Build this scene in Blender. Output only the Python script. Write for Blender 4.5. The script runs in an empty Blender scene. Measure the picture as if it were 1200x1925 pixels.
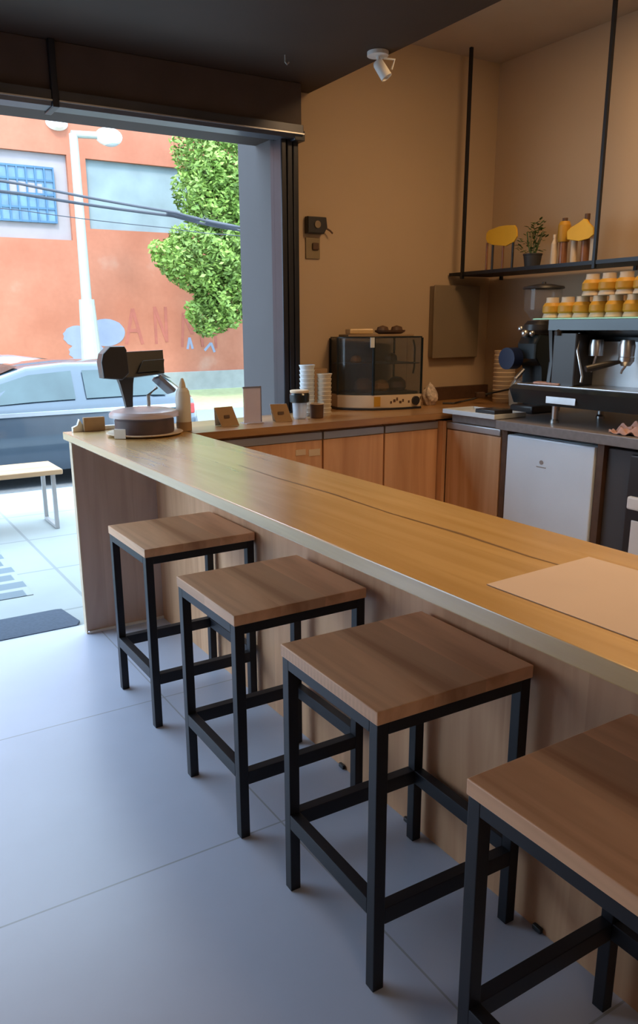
import bpy, bmesh, math, random
from mathutils import Vector, Matrix
random.seed(7)
PI = math.pi
sc = bpy.context.scene
C = sc.collection

# ------------------------------------------------------------------ camera
YAW, PITCH, ROLL, FPX, PX, PY, CH = .5416, -.2532, -.0092, 1455.52, 565.83, 988.75, 1.488
cy, sy, cp, sp = math.cos(YAW), math.sin(YAW), math.cos(PITCH), math.sin(PITCH)
F = Vector((sy*cp, cy*cp, sp)); R0 = Vector((cy, -sy, 0)); U0 = R0.cross(F)
cr, sr = math.cos(ROLL), math.sin(ROLL)
R = cr*R0 + sr*U0; U = -sr*R0 + cr*U0
cam_d = bpy.data.cameras.new('camera'); cam = bpy.data.objects.new('camera', cam_d); C.objects.link(cam)
m = Matrix((R, U, -F)).transposed().to_4x4(); m.translation = Vector((0, 0, CH)); cam.matrix_world = m
cam_d.sensor_fit = 'VERTICAL'; cam_d.sensor_height = 24; cam_d.lens = FPX/1925*24
cam_d.shift_x = (600-PX)/1925; cam_d.shift_y = (PY-962.5)/1925
cam_d.clip_start = .02; cam_d.clip_end = 200
sc.camera = cam

# ------------------------------------------------------------------ world, sun, lamps, exposure
w = bpy.data.worlds.new('world'); sc.world = w; w.use_nodes = True
bg = w.node_tree.nodes['Background']; bg.inputs[0].default_value = (.60, .80, 1, 1); bg.inputs[1].default_value = 4.6
def light(name, kind, loc, energy, color, size=.3, target=None, spot=None, sizey=None):
    d = bpy.data.lights.new(name, kind); d.energy = energy; d.color = color
    if kind == 'AREA':
        d.size = size
        if sizey: d.shape = 'RECTANGLE'; d.size_y = sizey
    elif kind == 'SUN': d.angle = size
    else: d.shadow_soft_size = size
    if spot: d.spot_size = spot; d.spot_blend = .6
    o = bpy.data.objects.new(name, d); C.objects.link(o); o.location = loc
    if target is not None:
        o.rotation_euler = (Vector(target)-Vector(loc)).to_track_quat('-Z', 'Y').to_euler()
    return o
light('sun', 'SUN', (0, 0, 20), 3.1, (1, .95, .86), .2, target=(.35*20, .75*20, 0))
WARM = (1, .62, .30)
light('ceiling_lamp_bar', 'AREA', (1.75, .9, 2.68), 21, WARM, 1.3, target=(1.45, .9, 0))
light('ceiling_lamp_barista', 'AREA', (2.9, 2.3, 3.04), 16, WARM, .5, target=(2.9, 2.5, 0))
light('added_fill_back', 'AREA', (0.2, -1.2, 2.68), 9, (1, .72, .48), .6, target=(.2, -1.2, 0))  # added warm fill on the customer side, no known fixture there
sc.view_settings.view_transform = 'Standard'; sc.view_settings.look = 'None'
sc.view_settings.gamma = 1; sc.view_settings.use_curve_mapping = False
sc.view_settings.exposure = 0.5

# ------------------------------------------------------------------ materials
def _mat(name):
    m = bpy.data.materials.new(name); m.use_nodes = True
    nt = m.node_tree; return m, nt, nt.nodes['Principled BSDF']
def rgb(c): return (c[0], c[1], c[2], 1)
def mat(name, col, rough=.6, metal=0, var=.12, scale=6, bump=0, trans=0, alpha=1, coat=0, emit=None, es=0, ior=None, spec=None):
    m, nt, b = _mat(name)
    b.inputs['Roughness'].default_value = rough; b.inputs['Metallic'].default_value = metal
    b.inputs['Transmission Weight'].default_value = trans; b.inputs['Alpha'].default_value = alpha
    b.inputs['Coat Weight'].default_value = coat
    if ior: b.inputs['IOR'].default_value = ior
    if spec is not None: b.inputs['Specular IOR Level'].default_value = spec
    tc = nt.nodes.new('ShaderNodeTexCoord'); n = nt.nodes.new('ShaderNodeTexNoise')
    n.inputs['Scale'].default_value = scale; n.inputs['Detail'].default_value = 4
    nt.links.new(tc.outputs['Object'], n.inputs['Vector'])
    r = nt.nodes.new('ShaderNodeValToRGB'); nt.links.new(n.outputs['Fac'], r.inputs[0])
    r.color_ramp.elements[0].position = .3; r.color_ramp.elements[1].position = .7
    r.color_ramp.elements[0].color = rgb([max(0, c*(1-var)) for c in col]); r.color_ramp.elements[1].color = rgb([min(1, c*(1+var)) for c in col])
    nt.links.new(r.outputs[0], b.inputs['Base Color'])
    if bump:
        bp = nt.nodes.new('ShaderNodeBump'); bp.inputs['Strength'].default_value = bump; bp.inputs['Distance'].default_value = .01
        nt.links.new(n.outputs['Fac'], bp.inputs['Height']); nt.links.new(bp.outputs[0], b.inputs['Normal'])
    if emit: b.inputs['Emission Color'].default_value = rgb(emit); b.inputs['Emission Strength'].default_value = es
    return m
def wood(name, c1, c2, grain='Y', rough=.4, plank=.12, across='X', coat=0, figure=1.0, pv=.14):
    """grain stretched along one axis, planks alternate across another"""
    m, nt, b = _mat(name); L = nt.links.new; N = nt.nodes.new
    b.inputs['Roughness'].default_value = rough; b.inputs['Coat Weight'].default_value = coat; b.inputs['Coat Roughness'].default_value = .26
    tc = N('ShaderNodeTexCoord'); mp = N('ShaderNodeMapping')
    s = {'X': (1.1, 14, 14), 'Y': (14, 1.1, 14), 'Z': (14, 14, 1.1)}[grain]
    mp.inputs['Scale'].default_value = s
    L(tc.outputs['Object'], mp.inputs['Vector'])
    sep = N('ShaderNodeSeparateXYZ'); L(tc.outputs['Object'], sep.inputs[0])
    dv = N('ShaderNodeMath'); dv.operation = 'DIVIDE'; dv.inputs[1].default_value = plank; L(sep.outputs[across], dv.inputs[0])
    fl = N('ShaderNodeMath'); fl.operation = 'FLOOR'; L(dv.outputs[0], fl.inputs[0])
    wn = N('ShaderNodeTexWhiteNoise'); wn.noise_dimensions = '1D'; L(fl.outputs[0], wn.inputs['W'])
    off = N('ShaderNodeVectorMath'); off.operation = 'SCALE'; off.inputs[3].default_value = 9; L(wn.outputs['Color'], off.inputs[0])
    ad = N('ShaderNodeVectorMath'); L(mp.outputs[0], ad.inputs[0]); L(off.outputs[0], ad.inputs[1])
    n1 = N('ShaderNodeTexNoise'); n1.inputs['Scale'].default_value = 1.0*figure; n1.inputs['Detail'].default_value = 8; n1.inputs['Distortion'].default_value = 1.2
    L(ad.outputs[0], n1.inputs['Vector'])
    rp = N('ShaderNodeValToRGB'); rp.color_ramp.elements[0].position = .32; rp.color_ramp.elements[1].position = .62
    rp.color_ramp.elements[0].color = rgb(c1); rp.color_ramp.elements[1].color = rgb(c2); L(n1.outputs['Fac'], rp.inputs[0])
    ma = N('ShaderNodeMapRange'); ma.inputs['To Min'].default_value = 1-pv; ma.inputs['To Max'].default_value = 1+pv; L(wn.outputs['Value'], ma.inputs['Value'])
    mx = N('ShaderNodeVectorMath'); mx.operation = 'SCALE'; L(rp.outputs[0], mx.inputs[0]); L(ma.outputs[0], mx.inputs[3])
    L(mx.outputs[0], b.inputs['Base Color'])
    bp = N('ShaderNodeBump'); bp.inputs['Strength'].default_value = .08; bp.inputs['Distance'].default_value = .004
    L(n1.outputs['Fac'], bp.inputs['Height']); L(bp.outputs[0], b.inputs['Normal'])
    return m
def tiles(name, col, grout, size=.98, offx=0, offy=0, rough=.3, gap=.004, var=.06, brick=False):
    m, nt, b = _mat(name); L = nt.links.new; N = nt.nodes.new
    tc = N('ShaderNodeTexCoord'); mp = N('ShaderNodeMapping'); L(tc.outputs['Object'], mp.inputs['Vector'])
    mp.inputs['Location'].default_value = (-offx, -offy, 0)
    br = N('ShaderNodeTexBrick'); br.offset = .5 if brick else 0; br.inputs['Scale'].default_value = 1
    br.inputs['Brick Width'].default_value = size; br.inputs['Row Height'].default_value = size*(.5 if brick else 1); br.inputs['Mortar Size'].default_value = gap
    br.inputs['Mortar Smooth'].default_value = .3; br.inputs['Color1'].default_value = rgb([c*(1-var) for c in col]); br.inputs['Color2'].default_value = rgb([c*(1+var) for c in col])
    br.inputs['Mortar'].default_value = rgb(grout); L(mp.outputs[0], br.inputs['Vector'])
    n = N('ShaderNodeTexNoise'); n.inputs['Scale'].default_value = 3; n.inputs['Detail'].default_value = 6; L(tc.outputs['Object'], n.inputs['Vector'])
    ma = N('ShaderNodeMapRange'); ma.inputs['To Min'].default_value = .9; ma.inputs['To Max'].default_value = 1.08; L(n.outputs['Fac'], ma.inputs['Value'])
    mx = N('ShaderNodeVectorMath'); mx.operation = 'SCALE'; L(br.outputs['Color'], mx.inputs[0]); L(ma.outputs[0], mx.inputs[3])
    L(mx.outputs[0], b.inputs['Base Color']); b.inputs['Roughness'].default_value = rough
    return m
def facade_mat():
    m, nt, b = _mat('orange_render'); L = nt.links.new; N = nt.nodes.new
    tc = N('ShaderNodeTexCoord'); n = N('ShaderNodeTexNoise'); n.inputs['Scale'].default_value = .8; n.inputs['Detail'].default_value = 8
    L(tc.outputs['Object'], n.inputs['Vector'])
    r = N('ShaderNodeValToRGB'); L(n.outputs['Fac'], r.inputs[0])
    e = r.color_ramp.elements; e[0].position = .36; e[0].color = rgb(ORANGE[0]); e[1].position = .62; e[1].color = rgb(ORANGE[1])
    x = e.new(.74); x.color = rgb(ORANGE[2])
    n2 = N('ShaderNodeTexNoise'); n2.inputs['Scale'].default_value = 9; n2.inputs['Detail'].default_value = 6; L(tc.outputs['Object'], n2.inputs['Vector'])
    ma = N('ShaderNodeMapRange'); ma.inputs['To Min'].default_value = .88; ma.inputs['To Max'].default_value = 1.1; L(n2.outputs['Fac'], ma.inputs['Value'])
    mx = N('ShaderNodeVectorMath'); mx.operation = 'SCALE'; L(r.outputs[0], mx.inputs[0]); L(ma.outputs[0], mx.inputs[3])
    L(mx.outputs[0], b.inputs['Base Color']); b.inputs['Roughness'].default_value = .9
    return m
ORANGE = ((.31, .105, .060), (.36, .135, .082), (.38, .20, .145))
M = {}
M['wall'] = mat('warm_plaster', (.51, .385, .265), .85, var=.05, scale=1.2, bump=.05)
M['ceil'] = mat('ceiling_paint', (.48, .38, .28), .9, var=.03)
M['soffit'] = mat('dark_soffit', (.042, .025, .018), .7, var=.15, scale=2)
M['floor'] = tiles('porcelain_floor', (.49, .55, .70), (.32, .35, .42), .98, .04, .85, .32, .0035, .025)
M['bar'] = wood('bar_oak', (.58, .37, .13), (.74, .50, .20), 'Y', .24, .17, 'X', coat=1.0, figure=.8, pv=.06)
M['barx'] = wood('window_counter_oak', (.30, .15, .06), (.46, .25, .10), 'X', .3, .17, 'Y', coat=.2, figure=.8)
M['panel'] = wood('panel_oak', (.50, .265, .14), (.64, .37, .21), 'Z', .5, .24, 'Y', figure=.7, pv=.08)
M['panelx'] = wood('end_panel_oak', (.46, .33, .26), (.58, .43, .35), 'Z', .5, .3, 'X', figure=.7, pv=.06)
M['cab'] = wood('cabinet_oak', (.52, .27, .13), (.68, .39, .21), 'Z', .45, .2, 'X', figure=.7, pv=.08)
M['caby'] = wood('corner_cabinet_oak', (.54, .29, .14), (.70, .44, .26), 'Z', .4, .2, 'Y', figure=.7, pv=.06)
M['seat'] = wood('seat_wood', (.52, .275, .15), (.74, .44, .26), 'Y', .42, .15, 'X', figure=.7, pv=.16)
M['black'] = mat('black_metal', (.012, .014, .021), .45, .3, .1)
M['dark'] = mat('dark_plastic', (.022, .022, .026), .4, 0, .1)
M['darkshine'] = mat('dark_gloss', (.02, .028, .034), .22, .2, .1)
M['navy'] = mat('navy_plastic', (.010, .018, .06), .3, 0, .1)
M['steel'] = mat('brushed_steel', (.55, .56, .58), .32, .95, .06, 20)
M['railgrey'] = mat('grey_profile', (.42, .42, .43), .4, .5, .05)
M['guide'] = mat('shutter_guide', (.028, .031, .042), .38, .5, .1)
M['rail'] = mat('shutter_rail', (.09, .095, .115), .35, .6, .1)
M['stone'] = mat('grey_stone', (.20, .19, .195), .32, 0, .1, 40)
M['fridge'] = mat('white_enamel', (.72, .83, .95), .35, 0, .02)
M['gasket'] = mat('dark_gasket', (.07, .055, .045), .6)
M['white'] = mat('white_plastic', (.75, .75, .74), .4, 0, .02)
M['cream'] = mat('cream_paper', (.62, .50, .36), .7, 0, .05)
M['paper'] = mat('placemat_paper', (.66, .56, .50), .8, 0, .02)
M['kraft'] = mat('kraft_board', (.34, .22, .12), .75, 0, .08, 15)
M['beige'] = mat('beige_panel', (.235, .18, .12), .6, 0, .04)
M['beigeplate'] = mat('beige_plate', (.25, .19, .11), .5, 0, .04)
M['yellow'] = mat('yellow_sleeve', (.47, .24, .015), .55, 0, .06)
M['yellowsign'] = mat('yellow_sign', (.75, .43, .02), .55, 0, .05)
M['brown'] = mat('dark_brown', (.09, .045, .025), .6, 0, .25, 14)
M['amber'] = mat('amber_contents', (.22, .09, .04), .35, 0, .2, 14)
M['pastry'] = mat('baked_crust', (.38, .19, .07), .7, 0, .3, 40, bump=.4)
M['leaf'] = mat('plant_leaf', (.07, .13, .03), .55, 0, .35, 9)
M['pot'] = mat('charcoal_pot', (.03, .03, .033), .6)
M['pink'] = mat('pink_cloth', (.48, .30, .26), .9, 0, .12, 30, bump=.3)
M['pinklid'] = mat('frosted_lid', (.80, .68, .70), .25, 0, .03, trans=.35, alpha=.9)
M['cake'] = mat('purple_brown_cake', (.05, .018, .025), .6, 0, .25, 25, bump=.2)
M['clear'] = mat('clear_plastic', (.9, .92, .95), .05, 0, .0, trans=0, alpha=.05)
M['caseglass'] = mat('case_glass', (.10, .11, .11), .06, 0, .0, alpha=.28)
M['hopper'] = mat('smoked_hopper', (.30, .25, .22), .08, 0, 0, alpha=.3)
M['frost'] = mat('pale_acrylic', (.60, .55, .62), .2, 0, .03, alpha=.75)
M['jarglass'] = mat('pale_glass', (.55, .62, .72), .1, 0, .05, alpha=.7)
M['foil'] = mat('crumpled_white_bag', (.62, .52, .46), .6, 0, .35, 60, bump=.6)
M['red'] = mat('red_lens', (.35, .03, .025), .3)
M['mark'] = mat('dark_mark', (.06, .05, .05), .6)
M['greenled'] = mat('green_tray_edge', (.30, .60, .38), .3, .1, .05)
M['bluegrey'] = mat('blue_grey_plastic', (.16, .18, .26), .4)
# outdoors
M['facade'] = facade_mat()
M['plaster_pale'] = mat('pale_plaster', (.27, .24, .25), .9, var=.08, scale=2)
M['plaster_white'] = mat('white_plaster', (.20, .25, .27), .9, var=.14, scale=1.4)
M['bluepaint'] = mat('pale_blue_paint', (.19, .22, .31), .8, var=.08, scale=3)
M['redpaint'] = mat('faded_red_paint', (.29, .085, .06), .85, var=.15, scale=4)
M['bluegrille'] = mat('blue_window_metal', (.04, .11, .20), .5, var=.1)
M['winblue'] = mat('window_blue_glass', (.09, .17, .26), .35, var=.3, scale=2.5)
M['concrete'] = mat('concrete_plinth', (.25, .26, .25), .85, var=.1, scale=4)
M['asphalt'] = mat('asphalt', (.17, .19, .21), .85, var=.12, scale=20)
M['grass'] = mat('pale_verge', (.30, .35, .18), .9, var=.15, scale=6)
M['side'] = tiles('sidewalk_slabs', (.29, .315, .31), (.21, .23, .23), .8, .3, .1, .8, .012, .03)
M['bricks'] = tiles('grey_paver_pattern', (.13, .165, .19), (.29, .315, .31), .34, 0, 0, .8, .03, .1, True)
M['mat'] = mat('dark_mat', (.055, .075, .11), .9, var=.1, scale=60, bump=.2)
M['pole'] = mat('pale_pole', (.30, .33, .31), .6, var=.06)
M['column'] = mat('grey_column', (.062, .060, .066), .7, var=.05, scale=3)
M['cable'] = mat('cable_black', (.05, .055, .07), .7)
M['treeleaf'] = mat('tree_leaf', (.17, .27, .05), .6, var=.5, scale=1.6)
M['bark'] = mat('bark', (.12, .08, .055), .9, var=.3, scale=12, bump=.5)
M['carblue'] = mat('dark_blue_car_paint', (.040, .062, .09), .25, .3, .04, coat=1)
M['carsilver'] = mat('silver_car_paint', (.33, .33, .40), .25, .5, .04, coat=1)
M['carglass'] = mat('car_glass', (.05, .08, .09), .06, 0, .2, 2, spec=.5)
M['tire'] = mat('tire_rubber', (.02, .02, .02), .8)
M['beltshine'] = mat('belt_reflection_paint', (.45, .52, .60), .2, .7, .05)  # pale metal standing in for the reflection along the car's belt line

# ------------------------------------------------------------------ mesh helpers
def B(): return bmesh.new()
def bx(bm, x0, x1, y0, y1, z0, z1, bev=0, seg=2):
    vs = [bm.verts.new(p) for p in ((x0,y0,z0),(x1,y0,z0),(x1,y1,z0),(x0,y1,z0),(x0,y0,z1),(x1,y0,z1),(x1,y1,z1),(x0,y1,z1))]
    fs = [bm.faces.new([vs[i] for i in f]) for f in ((3,2,1,0),(4,5,6,7),(0,1,5,4),(1,2,6,5),(2,3,7,6),(3,0,4,7))]
    if bev:
        es = list({e for f in fs for e in f.edges})
        bmesh.ops.bevel(bm, geom=es, offset=bev, segments=seg, profile=.5, affect='EDGES')
    return bm
def prism(bm, poly, a, b, axis='Z', bev=0):
    """poly in the other two axes (XY for Z, XZ for Y, YZ for X)"""
    def P(u, v, t): return {'Z': (u, v, t), 'Y': (u, t, v), 'X': (t, u, v)}[axis]
    A = [bm.verts.new(P(u, v, a)) for u, v in poly]; Bv = [bm.verts.new(P(u, v, b)) for u, v in poly]
    n = len(poly); fs = [bm.faces.new(A[::-1]), bm.faces.new(Bv)]
    for i in range(n): fs.append(bm.faces.new((A[i], A[(i+1) % n], Bv[(i+1) % n], Bv[i])))
    if bev:
        es = list(fs[0].edges)+list(fs[1].edges)
        bmesh.ops.bevel(bm, geom=es, offset=bev, segments=2, profile=.5, affect='EDGES')
    bmesh.ops.recalc_face_normals(bm, faces=bm.faces[:])
    return bm
def tube(bm, pts, r, n=10, caps=True):
    pts = [Vector(p) for p in pts]; rr = r if isinstance(r, (list, tuple)) else [r]*len(pts); rings = []
    for i, p in enumerate(pts):
        d = (pts[min(i+1, len(pts)-1)]-pts[max(i-1, 0)]).normalized()
        up = Vector((0, 0, 1)) if abs(d.z) < .9 else Vector((1, 0, 0))
        a = d.cross(up).normalized(); b = d.cross(a).normalized()
        rings.append([bm.verts.new(p+rr[i]*(math.cos(2*PI*k/n)*a+math.sin(2*PI*k/n)*b)) for k in range(n)])
    for i in range(len(rings)-1):
        for k in range(n): bm.faces.new((rings[i][k], rings[i][(k+1) % n], rings[i+1][(k+1) % n], rings[i+1][k]))
    if caps: bm.faces.new(rings[0][::-1]); bm.faces.new(rings[-1])
    bmesh.ops.recalc_face_normals(bm, faces=bm.faces[:])
    return bm
def lathe(bm, prof, c=(0, 0, 0), n=28, sx=1, sy=1):
    rings = []
    for r, z in prof:
        if r < 1e-5: rings.append([bm.verts.new((c[0], c[1], c[2]+z))])
        else: rings.append([bm.verts.new((c[0]+sx*r*math.cos(2*PI*k/n), c[1]+sy*r*math.sin(2*PI*k/n), c[2]+z)) for k in range(n)])
    for a, b in zip(rings, rings[1:]):
        for k in range(n):
            k2 = (k+1) % n
            if len(a) == 1 and len(b) == 1: continue
            if len(a) == 1: bm.faces.new((a[0], b[k2], b[k]))
            elif len(b) == 1: bm.faces.new((a[k], a[k2], b[0]))
            else: bm.faces.new((a[k], a[k2], b[k2], b[k]))
    bmesh.ops.recalc_face_normals(bm, faces=bm.faces[:])
    return bm
def cyl(bm, c, r, h, n=24, r2=None):
    return lathe(bm, [(0, 0), (r, 0), (r if r2 is None else r2, h), (0, h)], c, n)
def xf(bm, mtx): bmesh.ops.transform(bm, matrix=mtx, verts=bm.verts[:]); return bm
def rotabout(p, ang, ax='Z'): return Matrix.Translation(p) @ Matrix.Rotation(ang, 4, ax) @ Matrix.Translation(-Vector(p))
def wloc(o):
    v = Vector((0, 0, 0))
    while o: v += o.location; o = o.parent
    return v
def obj(name, bm, m, parent=None, smooth=21):
    me = bpy.data.meshes.new(name)
    if parent: bmesh.ops.translate(bm, vec=-wloc(parent), verts=bm.verts[:])
    bm.to_mesh(me); bm.free()
    o = bpy.data.objects.new(name, me); C.objects.link(o); me.materials.append(m)
    for p in me.polygons: p.use_smooth = True
    me.set_sharp_from_angle(angle=math.radians(smooth))
    if parent: o.parent = parent
    return o
def tag(o, label, cat, group=None, kind=None):
    o['label'] = label; o['category'] = cat
    if group: o['group'] = group
    if kind: o['kind'] = kind
    return o
def thing(name, label, cat, loc=(0, 0, 0), group=None):
    o = bpy.data.objects.new(name, None); C.objects.link(o); o.location = loc; o.empty_display_size = .1
    return tag(o, label, cat, group)
def struct(name, bm, m, label, cat, parent=None):
    o = obj(name, bm, m, parent)
    if not parent: o['kind'] = 'structure'; o['label'] = label; o['category'] = cat
    return o
def dup(root, loc, rz=0, label=None, group=None):
    r = root.copy(); C.objects.link(r); r.location = loc; r.rotation_euler = (0, 0, rz)
    if label: r['label'] = label
    if group: r['group'] = group
    for ch in list(root.children):
        c = ch.copy(); C.objects.link(c); c.parent = r
        for g in ch.children:
            d = g.copy(); C.objects.link(d); d.parent = c
    return r

# ================================================================== SETTING
XL, XR, YB, YW = -2.6, 3.9, -3.0, 4.0      # left, right, back, front-wall planes
ZS, ZC = 2.72, 3.07                         # dark soffit, pale ceiling
struct('floor', bx(B(), XL, XR, YB, 3.80, -.12, 0), M['floor'], 'large pale grey porcelain floor tiles with thin seams', 'floor')
struct('ceiling', bx(B(), 2.48, XR+.2, YB, YW, ZC, ZC+.12), M['ceil'], 'high beige painted ceiling over the barista side', 'ceiling')
b = B(); bx(b, XL-.2, 2.48, YB, YW+.2, ZS, ZC+.12)
struct('ceiling_soffit', b, M['soffit'], 'lowered dark brown ceiling section over the stools and shopfront', 'ceiling')
b = B(); bx(b, 2.36, XR+.2, YW, YW+.2, -.2, ZC+.12)
struct('wall_front', b, M['wall'], 'warm beige plaster wall beside the shopfront opening', 'wall')
struct('wall_right', bx(B(), XR, XR+.2, YB, YW, -.2, ZC+.12), M['wall'], 'beige plaster wall behind the coffee machine and hanging shelf', 'wall')
struct('wall_back', bx(B(), XL-.2, XR+.2, YB-.2, YB, -.2, ZC+.12), M['wall'], 'plaster wall behind the viewer', 'wall')
b = B(); bx(b, XL-.2, XL, YB, 3.5, -.2, ZS); bx(b, XL-.2, XL, 3.5, YW, -.2, ZS)
struct('wall_left', b, M['wall'], 'plaster wall with wide side opening', 'wall')
struct('column_outer', bx(B(), 2.25, 2.50, 4.02, 4.42, -.2, 3.2, .004), M['column'], 'smooth grey outer column at the right of the shopfront opening', 'column')
b = B(); bx(b, XL-.2, 2.36, 4.02, 4.2, 2.47, 3.3)
struct('wall_lintel', b, M['soffit'], 'dark lintel above the shopfront opening', 'wall')
# outdoor ground
struct('sidewalk', bx(B(), -14, 24, 3.80, 7.5, -.22, -.012), M['side'], 'pale concrete sidewalk slabs outside the shopfront', 'sidewalk')
struct('paving_pattern', bx(B(), -3, .86, 4.45, 5.55, -.02, -.008), M['bricks'], 'grey paver pattern set into the pale sidewalk', 'paving')
struct('road', bx(B(), -14, 24, 7.5, 15, -.3, -.2), M['asphalt'], 'grey street surface behind the parked cars', 'road')
struct('verge', bx(B(), -14, 24, 15, 19.9, -.3, -.19), M['grass'], 'pale green strip at the foot of the orange building', 'ground')

# ================================================================== SHUTTER HEADER
t = thing('roller_shutter', 'rolled-up dark metal shutter housing spanning above the shopfront opening', 'shutter', (0, 3.9, 2.45))
obj('housing', bx(B(), XL, 2.35, 3.86, 4.0, 2.505, 2.72, .004), mat('shutter_housing_paint', (.085, .06, .055), .6, var=.1), t)
for x0, x1 in ((XL, 1.035), (1.065, 2.35)):
    o = obj('bottom_rail', prism(B(), [(3.84, 2.515), (3.84, 2.475), (3.855, 2.452), (3.95, 2.452), (3.95, 2.515)], x0, x1, 'X', .003), M['rail'], t)
    o = obj('rail_lip', bx(B(), x0, x1, 3.832, 3.842, 2.468, 2.474), M['steel'], o)
obj('centre_guide', bx(B(), 1.035, 1.065, 3.835, 3.99, 2.445, 2.72, .003), M['guide'], t)
for x in (2.245, 2.283, 2.32):
    obj('guide_channel', bx(B(), x, x+.034, 3.90, 3.99, 1.0 if x > 0 else 0, 2.46, .006), M['guide'], t)
obj('guide_backing', bx(B(), 2.245, 2.36, 3.985, 4.02, 0, 2.5), M['guide'], t)
obj('end_bracket', bx(B(), 2.30, 2.365, 3.85, 3.99, 2.44, 2.49, .004), M['guide'], t)

# ================================================================== BAR
HB, TB = 1.0, .036
BX0, BX1 = .945, 1.455
t = thing('bar_worktop', 'long pale oak bar top running along the row of stools, glossy and grain marked', 'worktop', (1.2, 1.5, HB-TB))
obj('slab', bx(B(), BX0, BX1, -1.6, 3.80, HB-TB, HB, .003), M['bar'], t)
b = B()   # dark mineral streak in the wood: thin inlay following the grain
pts = [(1.24, 2.5), (1.235, 2.2), (1.25, 1.9), (1.243, 1.6), (1.255, 1.35), (1.25, 1.12), (1.262, .95)]
wd = [.001, .003, .0045, .003, .006, .004, .001]
vs = [(b.verts.new((x-w_, y, HB+.0004)), b.verts.new((x+w_, y, HB+.0004))) for (x, y), w_ in zip(pts, wd)]
for p, q in zip(vs, vs[1:]): b.faces.new((p[0], p[1], q[1], q[0]))
bmesh.ops.recalc_face_normals(b, faces=b.faces[:])
M['streak'] = mat('dark_grain_streak', (.20, .12, .05), .4)
obj('grain_streak', b, M['streak'], t)
t = thing('panelled_bar', 'oak-clad body of the bar behind the stools with a closed street end', 'bar', (1.36, 1.5, 0))
obj('front_panel', bx(B(), 1.355, 1.385, -1.6, 3.70, 0.0, HB-TB-.001), M['panel'], t)
obj('end_panel', bx(B(), .952, 1.355, 3.665, 3.695, 0.012, HB-TB-.001, .002), M['panelx'], t)
obj('end_edge', bx(B(), .946, .952, 3.66, 3.70, 0.0, HB-TB-.001), M['cream'], t)
obj('end_skirting', bx(B(), .96, 1.353, 3.655, 3.665, 0.002, .014), M['white'], t)
obj('back_panel', bx(B(), 1.385, 1.44, -1.6, 3.38, 0.0, HB-TB-.001), M['panel'], t)
for y0 in (1.36, 3.0, -.3):
    b = B(); prism(b, [(1.354, .9635), (1.354, .80), (1.33, .80), (1.10, .93), (1.03, .93), (1.03, .9635)], y0, y0+.018, 'Y', .0)
    o = obj('support_bracket', b, M['panel'], t)
for y in (1.10, 1.98, 1.62): obj('foot_scuff', bx(B(), 1.343, 1.355, y-.014, y+.014, 0.001, .016, .003), M['dark'], t)

# window-side run
t = thing('window_worktop', 'brown oak counter top under the shopfront, with darker front edge', 'worktop', (2.3, 3.6, HB-TB))
obj('slab', prism(B(), [(BX1+.002, 3.385), (3.06, 3.385), (3.06, 3.34), (3.895, 3.34), (3.895, 3.995), (2.37, 3.995), (2.37, 3.885), (BX1+.002, 3.80)], HB-TB, HB, 'Z', .002), M['barx'], t)
def cabinet(name, label, x0, x1, yf, yb, parts_door=1, rail=True, reflections=()):
    t = thing(name, label, 'cabinet', ((x0+x1)/2, (yf+yb)/2, 0), 'oak cabinets under the window counter')
    obj('carcass', bx(B(), x0, x1, yf+.02, yb, .02, HB-TB-.001), M['cab'], t)
    d = obj('door', bx(B(), x0+.003, x1-.003, yf, yf+.019, .06, .905, .002), M['cab'], t)
    obj('finger_rail', bx(B(), x0+.003, x1-.003, yf-.003, yf+.019, .908, .948, .003), M['railgrey'], t)
    for (sx0, sx1, z0, z1) in reflections: obj('outlet_reflection', bx(B(), sx0, sx1, yf-.002, yf, z0, z1), M['cream'], d)  # pale plates modelled in place of wall outlet reflections on the door
    return t
cabinet('base_cabinet', 'oak cabinet nearest the bar with two painted-on pale stickers on its door', 1.47, 2.195, 3.42, 3.78, reflections=((2.03, 2.09, .835, .865), (2.11, 2.18, .825, .86)))
cabinet('base_cabinet', 'middle oak cabinet below the pastry case side of the window counter', 2.20, 2.60, 3.42, 3.87)
cabinet('base_cabinet', 'oak cabinet in the inner corner, right of the middle one', 2.605, 2.99, 3.42, 3.99)

struct('trim_corner', bx(B(), 2.992, 3.018, 3.38, 3.46, 0, .951), M['cab'], 'narrow oak filler strip in the inner corner of the cabinets', 'trim')
# back counter (stone) with cabinet, fridge
t = thing('stone_worktop', 'grey stone counter carrying the coffee machine', 'worktop', (3.4, 2, .95))
obj('slab', bx(B(), 2.975, 3.895, -.6, 2.955, .952, 1.0, .004), M['stone'], t)
obj('rear_slab', bx(B(), 3.02, 3.895, 2.956, 3.338, .952, .999, .003), M['stone'], t)
t = thing('corner_cabinet', 'pale oak cabinet on the back run, left of the white fridge', 'cabinet', (3.2, 3.15, 0))
obj('carcass', bx(B(), 3.04, 3.85, 2.94, 3.40, .02, .951), M['caby'], t)
obj('door', bx(B(), 3.02, 3.039, 2.955, 3.375, .06, .905, .002), M['caby'], t)
obj('finger_rail', bx(B(), 3.012, 3.039, 2.955, 3.375, .91, .948, .006), M['railgrey'], t)
obj('side_panel', bx(B(), 3.015, 3.6, 2.905, 2.939, .0, .951), M['brown'], t)
t = thing('mini_fridge', 'white under-counter fridge with a small grey emblem', 'fridge', (3.3, 2.62, 0))
obj('body', bx(B(), 3.05, 3.6, 2.345, 2.895, .02, .93, .004), M['fridge'], t)
d = obj('door', bx(B(), 3.005, 3.045, 2.345, 2.895, .05, .93, .008), M['fridge'], t)
obj('gasket', bx(B(), 3.045, 3.05, 2.35, 2.89, .06, .925), M['gasket'], t)
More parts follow.
